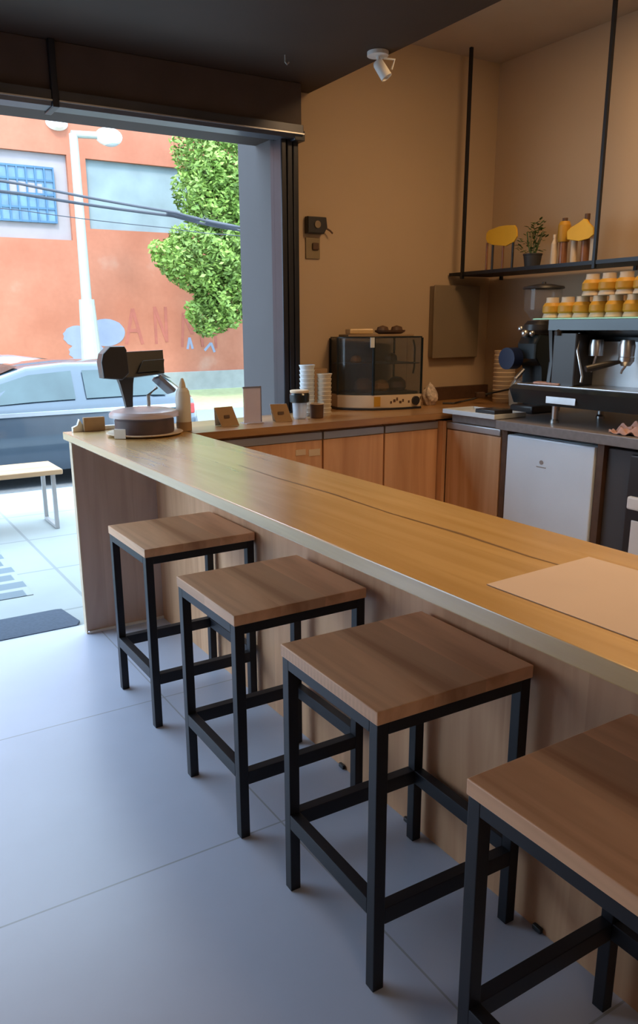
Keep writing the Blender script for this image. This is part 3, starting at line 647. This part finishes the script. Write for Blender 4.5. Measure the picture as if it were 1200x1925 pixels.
obj('steam_knob', lathe(B(), [(0, 0), (.018, 0), (.02, .02), (0, .03)], (3.10, 2.69, 1.43), 16), M['dark'], t)
tag(obj('folded_cloth', prism(B(), [(3.09, 2.66), (3.10, 2.83), (3.16, 2.86), (3.20, 2.74), (3.17, 2.65)], 1.1905, 1.199, 'Z', .003), M['pink']), 'thin folded pink cloth on the left of the machine drip tray', 'cloth')
# pink cloth on counter
b = B(); bmesh.ops.create_grid(b, x_segments=40, y_segments=40, size=1)
for v in b.verts:
    x, y = v.co.x, v.co.y; r = min(1, math.hypot(x, y)*.9)
    z = (1-r**2)*.045*(.6+.4*math.sin(6*x+2*y))+.010*math.sin(11*y+3*x)+.006*math.sin(17*x-9*y)
    v.co = Vector((3.065+.055*x*(1+.1*math.sin(5*y)), 2.18+.11*y*(1+.08*math.sin(7*x)), 1.003+max(.0, z)))
g0 = b.faces[:]; bmesh.ops.solidify(b, geom=g0, thickness=-.0015)
tag(obj('cleaning_cloth', b, M['pink']), 'crumpled pinkish cloth on the front edge of the stone counter', 'cloth')

# cups on machine
def make_cup(label):
    t = thing('takeaway_cup', label, 'cup', (0, 0, 0), 'upturned cups piled on the coffee machine')
    obj('cup_body', lathe(B(), [(.0445, 0), (.0455, .004), (.040, .02), (.030, .090), (.031, .0995), (.027, .100), (.026, .094), (0, .094)], (0, 0, 0), 22), M['cream'], t)
    obj('yellow_sleeve', lathe(B(), [(.0415, .022), (.047, .030), (.046, .058), (.036, .074)], (0, 0, 0), 22), M['yellow'], t)
    return t
cup = make_cup('leftmost upturned cup of the bottom row on the coffee machine'); cup.location = (3.2, 2.827, 1.5135)
words = ['second', 'third', 'fourth', 'fifth', 'sixth', 'seventh']
for k in range(1, 7):
    dup(cup, (3.2+.004*(k % 2), 2.827-.094*k, 1.5135), 0, words[k-1]+' upturned cup from the left in the front bottom row on the machine')
for k in range(4):
    dup(cup, (3.2, 2.827-.047-.094*(k+2), 1.6136), 0, ['leftmost', 'second', 'third', 'fourth'][k]+' cup of the upper tier in the front row')
for k in range(5):
    dup(cup, (3.30, 2.69-.094*k, 1.5135), 0, 'cup in the rear row on the machine, mostly hidden by the front cups', 'rear row of cups on the coffee machine')

# grinder
gx, gy = 3.42, 3.11
t = thing('coffee_grinder', 'black coffee grinder with a clear hopper left of the machine', 'coffee grinder', (gx, gy, 1.0))
obj('base', bx(B(), gx-.10, gx+.13, gy-.085, gy+.085, 1.0, 1.045, .012), M['dark'], t)
obj('column_body', prism(B(), [(gx-.02, 1.044), (gx+.12, 1.044), (gx+.12, 1.43), (gx-.05, 1.43), (gx-.085, 1.38), (gx-.085, 1.30), (gx-.02, 1.26)], gy-.07, gy+.07, 'Y', .012), M['darkshine'], t)
obj('top_collar', lathe(B(), [(0, 0), (.075, 0), (.082, .02), (.078, .05), (.06, .07), (0, .07)], (gx, gy, 1.432), 28), M['dark'], t)
b = B(); cyl(b, (0, 0, 0), .060, .07, 28); xf(b, Matrix.Translation((gx-.085, gy+.075, 1.30)) @ Matrix.Rotation(-PI/2, 4, 'Y') ); obj('motor_cover', b, M['navy'], t)
for dy, r in ((.03, .022), (-.02, .016)):
    b = B(); bmesh.ops.create_uvsphere(b, u_segments=16, v_segments=10, radius=r); xf(b, Matrix.Translation((gx-.09, gy+dy-.02, 1.435))); obj('knob', b, M['steel'], t)
b = B(); bmesh.ops.create_uvsphere(b, u_segments=16, v_segments=10, radius=.018); xf(b, Matrix.Translation((gx-.06, gy+.07, 1.46))); obj('adjust_knob', b, M['steel'], t)
hp = obj('hopper', lathe(B(), [(.055, 0), (.075, .035), (.098, .06), (.100, .17)], (gx, gy-.02, 1.50), 32), M['hopper'], t)
obj('hopper_lid', lathe(B(), [(.104, .168), (.112, .172), (.108, .182), (.04, .195), (.012, .197), (.010, .206), (0, .207)], (gx, gy-.02, 1.50), 32), M['dark'], t)
obj('spout_fork', tube(B(), [(gx-.06, gy+.03, 1.24), (gx-.10, gy+.05, 1.19), (gx-.105, gy+.05, 1.15)], .012), M['steel'], t)
obj('fork_rest', bx(B(), gx-.12, gx-.02, gy-.03, gy+.03, 1.13, 1.145, .004), M['brown'], t)
# stacks / bags
b = B(); prof = [(0, 0), (.062, 0)]
for k in range(12): prof += [(.064, .027*k+.002), (.069, .027*k+.024), (.066, .027*k+.027)]
prof += [(0, .327)]
tag(obj('lid_stack', lathe(b, prof, (3.72, 3.64, 1.0005), 24), M['cream']), 'tall beige stack of paper lids left of the grinder', 'lid stack')
b = B(); prism(b, [(3.30, 1.0005), (3.305, 1.14), (3.36, 1.19), (3.47, 1.16), (3.51, 1.08), (3.44, 1.0005)], 3.44, 3.50, 'Y', .006); xf(b, rotabout((3.4, 3.47, 1.0), -.45))
b2 = B(); b.free(); prism(b2, [(3.585, 1.0005), (3.575, 1.08), (3.60, 1.15), (3.68, 1.17), (3.72, 1.0005)], 3.38, 3.46, 'Y', .008)
tag(obj('paper_bag', b2, M['cream']), 'small folded beige paper bag between the lid stack and the grinder', 'bag')

# ================================================================== OUTSIDE
# door mat
tag(obj('door_mat', prism(B(), [(-1.2, 3.802), (.935, 3.802), (.965, 3.86), (.93, 4.09), (.90, 4.10), (-1.2, 4.10)], -.0115, .004, 'Z', .003), M['mat']), 'dark grey mat at the threshold beside the bar end', 'mat')
# bench
t = thing('street_bench', 'wooden bench on thin steel legs on the sidewalk', 'bench', (.9, 6.1, -.012))
obj('seat', bx(B(), -.1, 1.44, 5.88, 6.32, .415, .455, .008), wood('bench_wood', (.42, .24, .12), (.62, .42, .24), 'X', .5, .11, 'Y'), t)
for x in (1.36, -.02):
    for y in (5.92, 6.26): obj('leg', bx(B(), x, x+.03, y, y+.03, -.011, .415, .003), M['railgrey'], t)
    obj('foot_bar', bx(B(), x, x+.03, 5.95, 6.26, -.011, .016, .003), M['railgrey'], t)
obj('rail', bx(B(), 0, 1.36, 6.08, 6.10, .385, .415, .003), M['railgrey'], t)

# cars
def car(name, label, x0, y0, zr, paint, flip=1):
    """stations: x, z sill, z belt, z roof, half width at belt, half width at roof"""
    ST = [(0, .30, .52, .54, .55, .50), (.10, .22, .66, .70, .72, .62), (.45, .20, .80, .86, .80, .66), (1.10, .19, .88, .93, .82, .62), (1.55, .19, .885, 1.13, .83, .62), (2.05, .19, .89, 1.29, .83, .62),
          (2.45, .19, .895, 1.325, .83, .62), (3.0, .19, .90, 1.32, .83, .61), (3.35, .20, .905, 1.27, .82, .60), (3.70, .22, .91, 1.08, .79, .60), (3.90, .27, .86, .92, .74, .6), (3.97, .36, .62, .66, .68, .55)]
    t = thing(name, label, 'car', (x0+2, y0+.83, zr)); b = B(); rings = []
    for x, zs, zb, zt, hw, hr in ST:
        pr = [(hw*.93, zs), (hw, zs+.12), (hw*1.01, (zs+zb)/2+.02), (hw, zb-.03), (hw*.97, zb), (hr*1.04, zt-.05 if zt-zb > .1 else zt-.01), (hr*.85, zt), (0, zt+.012)]
        pts = [(x, -a, z) for a, z in pr]+[(x, a, z) for a, z in pr[-2::-1]]
        rings.append([b.verts.new((x0+p[0], y0+.83+p[1], zr+p[2])) for p in pts])
    for a, c in zip(rings, rings[1:]):
        for k in range(len(a)-1): b.faces.new((a[k], a[k+1], c[k+1], c[k]))
    b.faces.new(rings[0]); b.faces.new(rings[-1][::-1])
    for a, c in zip(rings, rings[1:]): b.faces.new((a[0], c[0], c[-1], a[-1]))
    bmesh.ops.recalc_face_normals(b, faces=b.faces[:])
    body = obj('body', b, paint, t, 50)
    def side(x, f):
        for a, c in zip(ST, ST[1:]):
            if a[0] <= x <= c[0]:
                u = (x-a[0])/(c[0]-a[0]); v = [a[i]+(c[i]-a[i])*u for i in range(6)]; break
        zb, zt = v[2], v[3]-.05; return v[4]*.97*(1-f)+v[5]*1.04*f, zb+(zt-zb)*f
    for sgn in (-1, 1):
        for xs in ([1.35, 1.7, 2.05, 2.5], [2.62, 3.0, 3.35, 3.55]):
            b = B(); lo, hi = [], []
            for i, x in enumerate(xs):
                f1 = .9 if side(x, 1)[1]-side(x, 0)[1] > .12 else .6
                for lst, f in ((lo, .12), (hi, f1)):
                    w_, z = side(x, f); lst.append(b.verts.new((x0+x, y0+.83+sgn*(w_+.010), zr+z)))
            for i in range(len(xs)-1): b.faces.new((lo[i], lo[i+1], hi[i+1], hi[i]))
            bmesh.ops.recalc_face_normals(b, faces=b.faces[:]); bmesh.ops.solidify(b, geom=b.faces[:], thickness=.006)
            obj('side_window', b, M['carglass'], t)
        b = B(); bx(b, x0+.5, x0+3.7, y0+.83+sgn*.845-.006, y0+.83+sgn*.845+.006, zr+.79, zr+.835, .004); obj('belt_reflection', b, M['beltshine'], t)  # bright reflection along the belt line, built as a pale strip
        b = B(); bx(b, x0+1.28, x0+1.42, y0+.83+sgn*.92-.06, y0+.83+sgn*.92+.06, zr+.90, zr+1.0, .02); obj('side_mirror', b, M['dark'], t)
        b = B(); bx(b, x0+3.80, x0+3.90, y0+.83+sgn*.735-.03, y0+.83+sgn*.735+.025, zr+.70, zr+.82, .015); obj('tail_light', b, M['red'], t)
        for wx in (.72, 3.18):
            b = B(); lathe(b, [(.19, -.09), (.29, -.09), (.31, -.06), (.31, .06), (.29, .09), (.19, .09)], (0, 0, 0), 32); xf(b, Matrix.Translation((x0+wx, y0+.83+sgn*.76, zr+.31)) @ Matrix.Rotation(PI/2, 4, 'X'))
            w_ = obj('wheel', b, M['tire'], t)
            b = B(); lathe(b, [(0, -.03), (.05, -.06), (.19, -.075), (.19, .075), (.05, .06), (0, .03)], (0, 0, 0), 32); xf(b, Matrix.Translation((x0+wx, y0+.83+sgn*.76, zr+.31)) @ Matrix.Rotation(PI/2, 4, 'X'))
            obj('rim', b, M['steel'], w_)
    # windscreens
    for (xa, za, ha), (xb, zb_, hb) in (((1.16, .965, .56), (1.98, 1.28, .50)), ((3.42, 1.262, .50), (3.72, 1.085, .52))):
        b = B(); dz = .012
        v = [b.verts.new((x0+xa, y0+.83-ha, zr+za+dz)), b.verts.new((x0+xa, y0+.83+ha, zr+za+dz)), b.verts.new((x0+xb, y0+.83+hb, zr+zb_+dz)), b.verts.new((x0+xb, y0+.83-hb, zr+zb_+dz))]
        b.faces.new(v); bmesh.ops.solidify(b, geom=b.faces[:], thickness=.006); obj('windscreen', b, M['carglass'], t)
    return t
car('parked_car', 'dark blue-grey hatchback parked at the kerb outside', -.22, 8.45, -.2, M['carblue'])
car('silver_car', 'pale silver car farther out in the street, only its roof showing', -.75, 10.9, -.2, M['carsilver'])

# building across the street
YF = 20.0
t = thing('orange_building', 'large weathered orange building across the street with painted marks', 'building', (5, YF, -.2))
b = B(); R1 = (3.2, 5.62, 3.55, 5.47); R2 = (6.07, 9.35, 3.84, 5.43); X0, X1_, Z0, Z1 = -12, 24, -.2, 9
bx(b, X0, X1_, YF, YF+.3, Z0, 3.55); bx(b, X0, R1[0], YF, YF+.3, 3.55, 5.47); bx(b, R1[1], R2[0], YF, YF+.3, 3.55, 5.47); bx(b, R2[0], R2[1], YF, YF+.3, 3.55, R2[2]); bx(b, R2[0], R2[1], YF, YF+.3, R2[3], 5.47)
bx(b, R2[1], X1_, YF, YF+.3, 3.55, 5.47); bx(b, X0, X1_, YF, YF+.3, 5.47, Z1); bx(b, X0, X1_, YF+.3, YF+6, Z0, Z1)
obj('wall', b, M['facade'], t)
obj('plinth', bx(B(), X0, X1_, YF-.06, YF-.001, -.195, .30, .01), M['concrete'], t)
obj('blocked_window', bx(B(), R2[0], R2[1], YF+.12, YF+.299, R2[2], R2[3]), M['plaster_white'], t)
obj('window_surround', bx(B(), R1[0], R1[1], YF+.12, YF+.299, R1[2], R1[3]), M['plaster_pale'], t)
wf = obj('window', bx(B(), 3.35, 5.28, YF+.06, YF+.119, 3.92, 5.16), M['winblue'], t)
b = B()
for k in range(10): x = 3.37+k*.21; bx(b, x, x+.035, YF+.02, YF+.058, 3.92, 5.16)
for z in (3.92, 4.22, 4.53, 4.84, 5.12): bx(b, 3.35, 5.28, YF+.03, YF+.059, z, z+.045)
obj('grille', b, M['bluegrille'], wf)
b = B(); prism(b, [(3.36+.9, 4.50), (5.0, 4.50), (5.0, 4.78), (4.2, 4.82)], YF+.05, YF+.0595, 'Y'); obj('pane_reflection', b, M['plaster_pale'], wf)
for (cx0, cz0, rx, rz) in ((6.28, 1.36, .50, .34), (5.55, 1.28, .36, .26), (5.75, .9, .45, .25)):
    b = B(); poly = [(cx0+rx*math.cos(a*PI/12)*(1+.05*math.sin(3*a)), cz0+rz*math.sin(a*PI/12)) for a in range(24)]
    prism(b, poly, YF-.004-.008*rx, YF-.0005, 'Y'); obj('pale_paint_patch', b, M['bluepaint'], t)
def strokes(lines, wd=.05):
    b = B()
    for i, (x0, z0, x1, z1) in enumerate(lines):
        d = Vector((x1-x0, z1-z0)).normalized(); n_ = Vector((-d.y, d.x))*wd/2
        prism(b, [(x0-n_.x, z0-n_.y), (x1-n_.x, z1-n_.y), (x1+n_.x, z1+n_.y), (x0+n_.x, z0+n_.y)], YF-.004-.002*i, YF-.0005, 'Y')
    return b
obj('graffiti_letter', strokes([(6.80, 1.05, 7.02, 1.95), (7.02, 1.95, 7.24, 1.05), (6.9, 1.4, 7.15, 1.4)], .09), M['redpaint'], t)
obj('graffiti_letter', strokes([(7.62, 1.05, 7.62, 2.0), (7.62, 2.0, 7.92, 1.1), (7.92, 1.1, 7.92, 2.0)], .08), M['redpaint'], t)
obj('graffiti_letter', strokes([(8.35, .95, 8.42, 1.85), (8.42, 1.85, 8.65, 1.3), (8.65, 1.3, 8.88, 1.85), (8.88, 1.85, 8.95, .95)], .08), M['redpaint'], t)
obj('graffiti_letter', strokes([(9.35, .9, 9.35, 1.8), (9.35, 1.8, 9.75, 1.4), (9.75, 1.4, 9.35, 1.3)], .08), M['redpaint'], t)
obj('graffiti_tag', strokes([(8.5, .9, 8.57, 1.2), (8.57, 1.2, 8.65, .9)], .07), M['bluepaint'], t)
obj('graffiti_tag', strokes([(9.0, .85, 9.2, 1.05), (9.2, 1.05, 9.3, .8)], .07), M['bluepaint'], t)
b = B(); cyl(b, (0, 0, 0), .26, .14, 24, .18); xf(b, Matrix.Translation((5.45, YF-.01, 6.13)) @ Matrix.Rotation(PI/2, 4, 'X') @ Matrix.Scale(.62, 4, (0, 1, 0)))
obj('wall_light', b, M['white'], t)

# street lamp
t = thing('street_lamp', 'pale street lamp with thick concrete foot and one short arm', 'street lamp', (5.28, 18, -.19))
obj('concrete_foot', tube(B(), [(5.29, 18, -.19), (5.26, 18, 2.1)], [.27, .17], 16), M['pole'], t)
obj('pole', tube(B(), [(5.26, 18, 2.08), (5.25, 18, 4.0), (5.24, 18, 5.50)], [.115, .10, .09], 14), M['pole'], t)
obj('arm', tube(B(), [(5.20, 18, 5.49), (5.95, 18, 5.53)], .075, 12), M['pole'], t)
b = B(); bmesh.ops.create_uvsphere(b, u_segments=20, v_segments=12, radius=1); xf(b, Matrix.Translation((6.02, 18, 5.52)) @ Matrix.Diagonal((.30, .2, .19, 1))); lh = obj('lamp_head', b, M['white'], t)
b = B(); bmesh.ops.create_uvsphere(b, u_segments=20, v_segments=12, radius=1); xf(b, Matrix.Translation((6.04, 18, 5.44)) @ Matrix.Diagonal((.21, .15, .12, 1))); obj('lens', b, M['jarglass'], lh)

# wires
def wire(pts, r, label, y):
    P = []
    for (x0, z0), (x1, z1) in zip(pts, pts[1:]):
        for k in range(8):
            u = k/8; P.append((x0+(x1-x0)*u, y, z0+(z1-z0)*u-.012*math.sin(PI*u)))
    P.append((pts[-1][0], y, pts[-1][1]))
    tag(obj('overhead_cable', tube(B(), P, r, 8), M['cable']), label, 'cable', 'overhead cables across the street')
wire([(-6, 3.60), (2.15, 3.05), (4.0, 2.86), (4.8, 2.745), (12, 2.2)], .015, 'upper overhead cable crossing in front of the orange building', 9.6)
wire([(-6, 3.40), (2.15, 2.958), (4.0, 2.83), (4.8, 2.72), (12, 2.1)], .017, 'lower thick overhead cable crossing in front of the orange building', 9.68)
wire([(-6, 3.0), (2.15, 2.80), (4.0, 2.70), (4.8, 2.66), (12, 2.4)], .005, 'thin faint cable below the other two overhead cables', 9.8)
t = thing('cable_splice', 'thick black splice sleeves on the cables in front of the tree', 'cable splice', (4.2, 9.63, 2.8))
obj('sleeve', tube(B(), [(3.90, 9.63, 2.862), (4.33, 9.63, 2.80)], [.028, .026], 10), M['cable'], t)
obj('second_sleeve', tube(B(), [(4.42, 9.63, 2.79), (4.86, 9.63, 2.73)], [.026, .032], 10), M['cable'], t)

# tree
t = thing('street_tree', 'bright green leafy tree against the orange building', 'tree', (9.4, 17.2, -.19))
obj('trunk', tube(B(), [(9.4, 17.2, -.19), (9.3, 17.2, 1.6), (9.1, 17.2, 3.2), (8.8, 17.1, 4.6)], [.22, .18, .13, .07], 12), M['bark'], t)
for e in ((7.9, 16.8, 3.1), (8.1, 17.3, 5.2), (10.2, 17.4, 5.0), (7.4, 16.9, 4.4)):
    obj('branch', tube(B(), [(9.15, 17.2, 2.8), ((9.1+e[0])/2, 17.1, (2.9+e[2])/2+.1), e], [.08, .05, .015], 8), M['bark'], t)
CL_ = [(8.75, 17.1, 5.0, 1.55, 1.1, 1.25, 3000), (7.95, 17.0, 4.3, .85, .8, .8, 1100), (7.6, 16.9, 2.95, 1.12, .9, .72, 1800), (8.3, 17.0, 2.3, .85, .8, .85, 1400), (7.75, 17.0, 1.75, .5, .5, .5, 450), (10.2, 17.3, 4.6, 1.5, 1.2, 1.4, 1200), (9.3, 17.1, 3.2, 1.1, 1, 1, 1200), (9.0, 17.1, 6.3, 1.1, .9, .8, 700)]
verts, faces = [], []
for (cx0, cy0, cz0, rx, ry, rz, n) in CL_:
    for _ in range(int(n*3.2)):
        while True:
            p = Vector((random.uniform(-1, 1), random.uniform(-1, 1), random.uniform(-1, 1)))
            if .35 < p.length < 1.0+.12*math.sin(7*p.x+5*p.z): break
        c = Vector((cx0+p.x*rx, cy0+p.y*ry, cz0+p.z*rz)); s_ = random.uniform(.04, .09)
        a = Vector((random.gauss(0, 1), random.gauss(0, 1), random.gauss(0, .6))).normalized(); bb = a.cross(Vector((random.gauss(0, 1), random.gauss(0, 1), random.gauss(0, 1)))).normalized()
        i = len(verts); verts += [c-a*s_, c-bb*s_*.45, c+a*s_, c+bb*s_*.45]; faces.append((i, i+1, i+2, i+3))
me = bpy.data.meshes.new('crown'); me.from_pydata(verts, [], faces); me.materials.append(M['treeleaf'])
o = bpy.data.objects.new('crown', me); C.objects.link(o); o.parent = t; o.location = -Vector((9.4, 17.2, -.19))
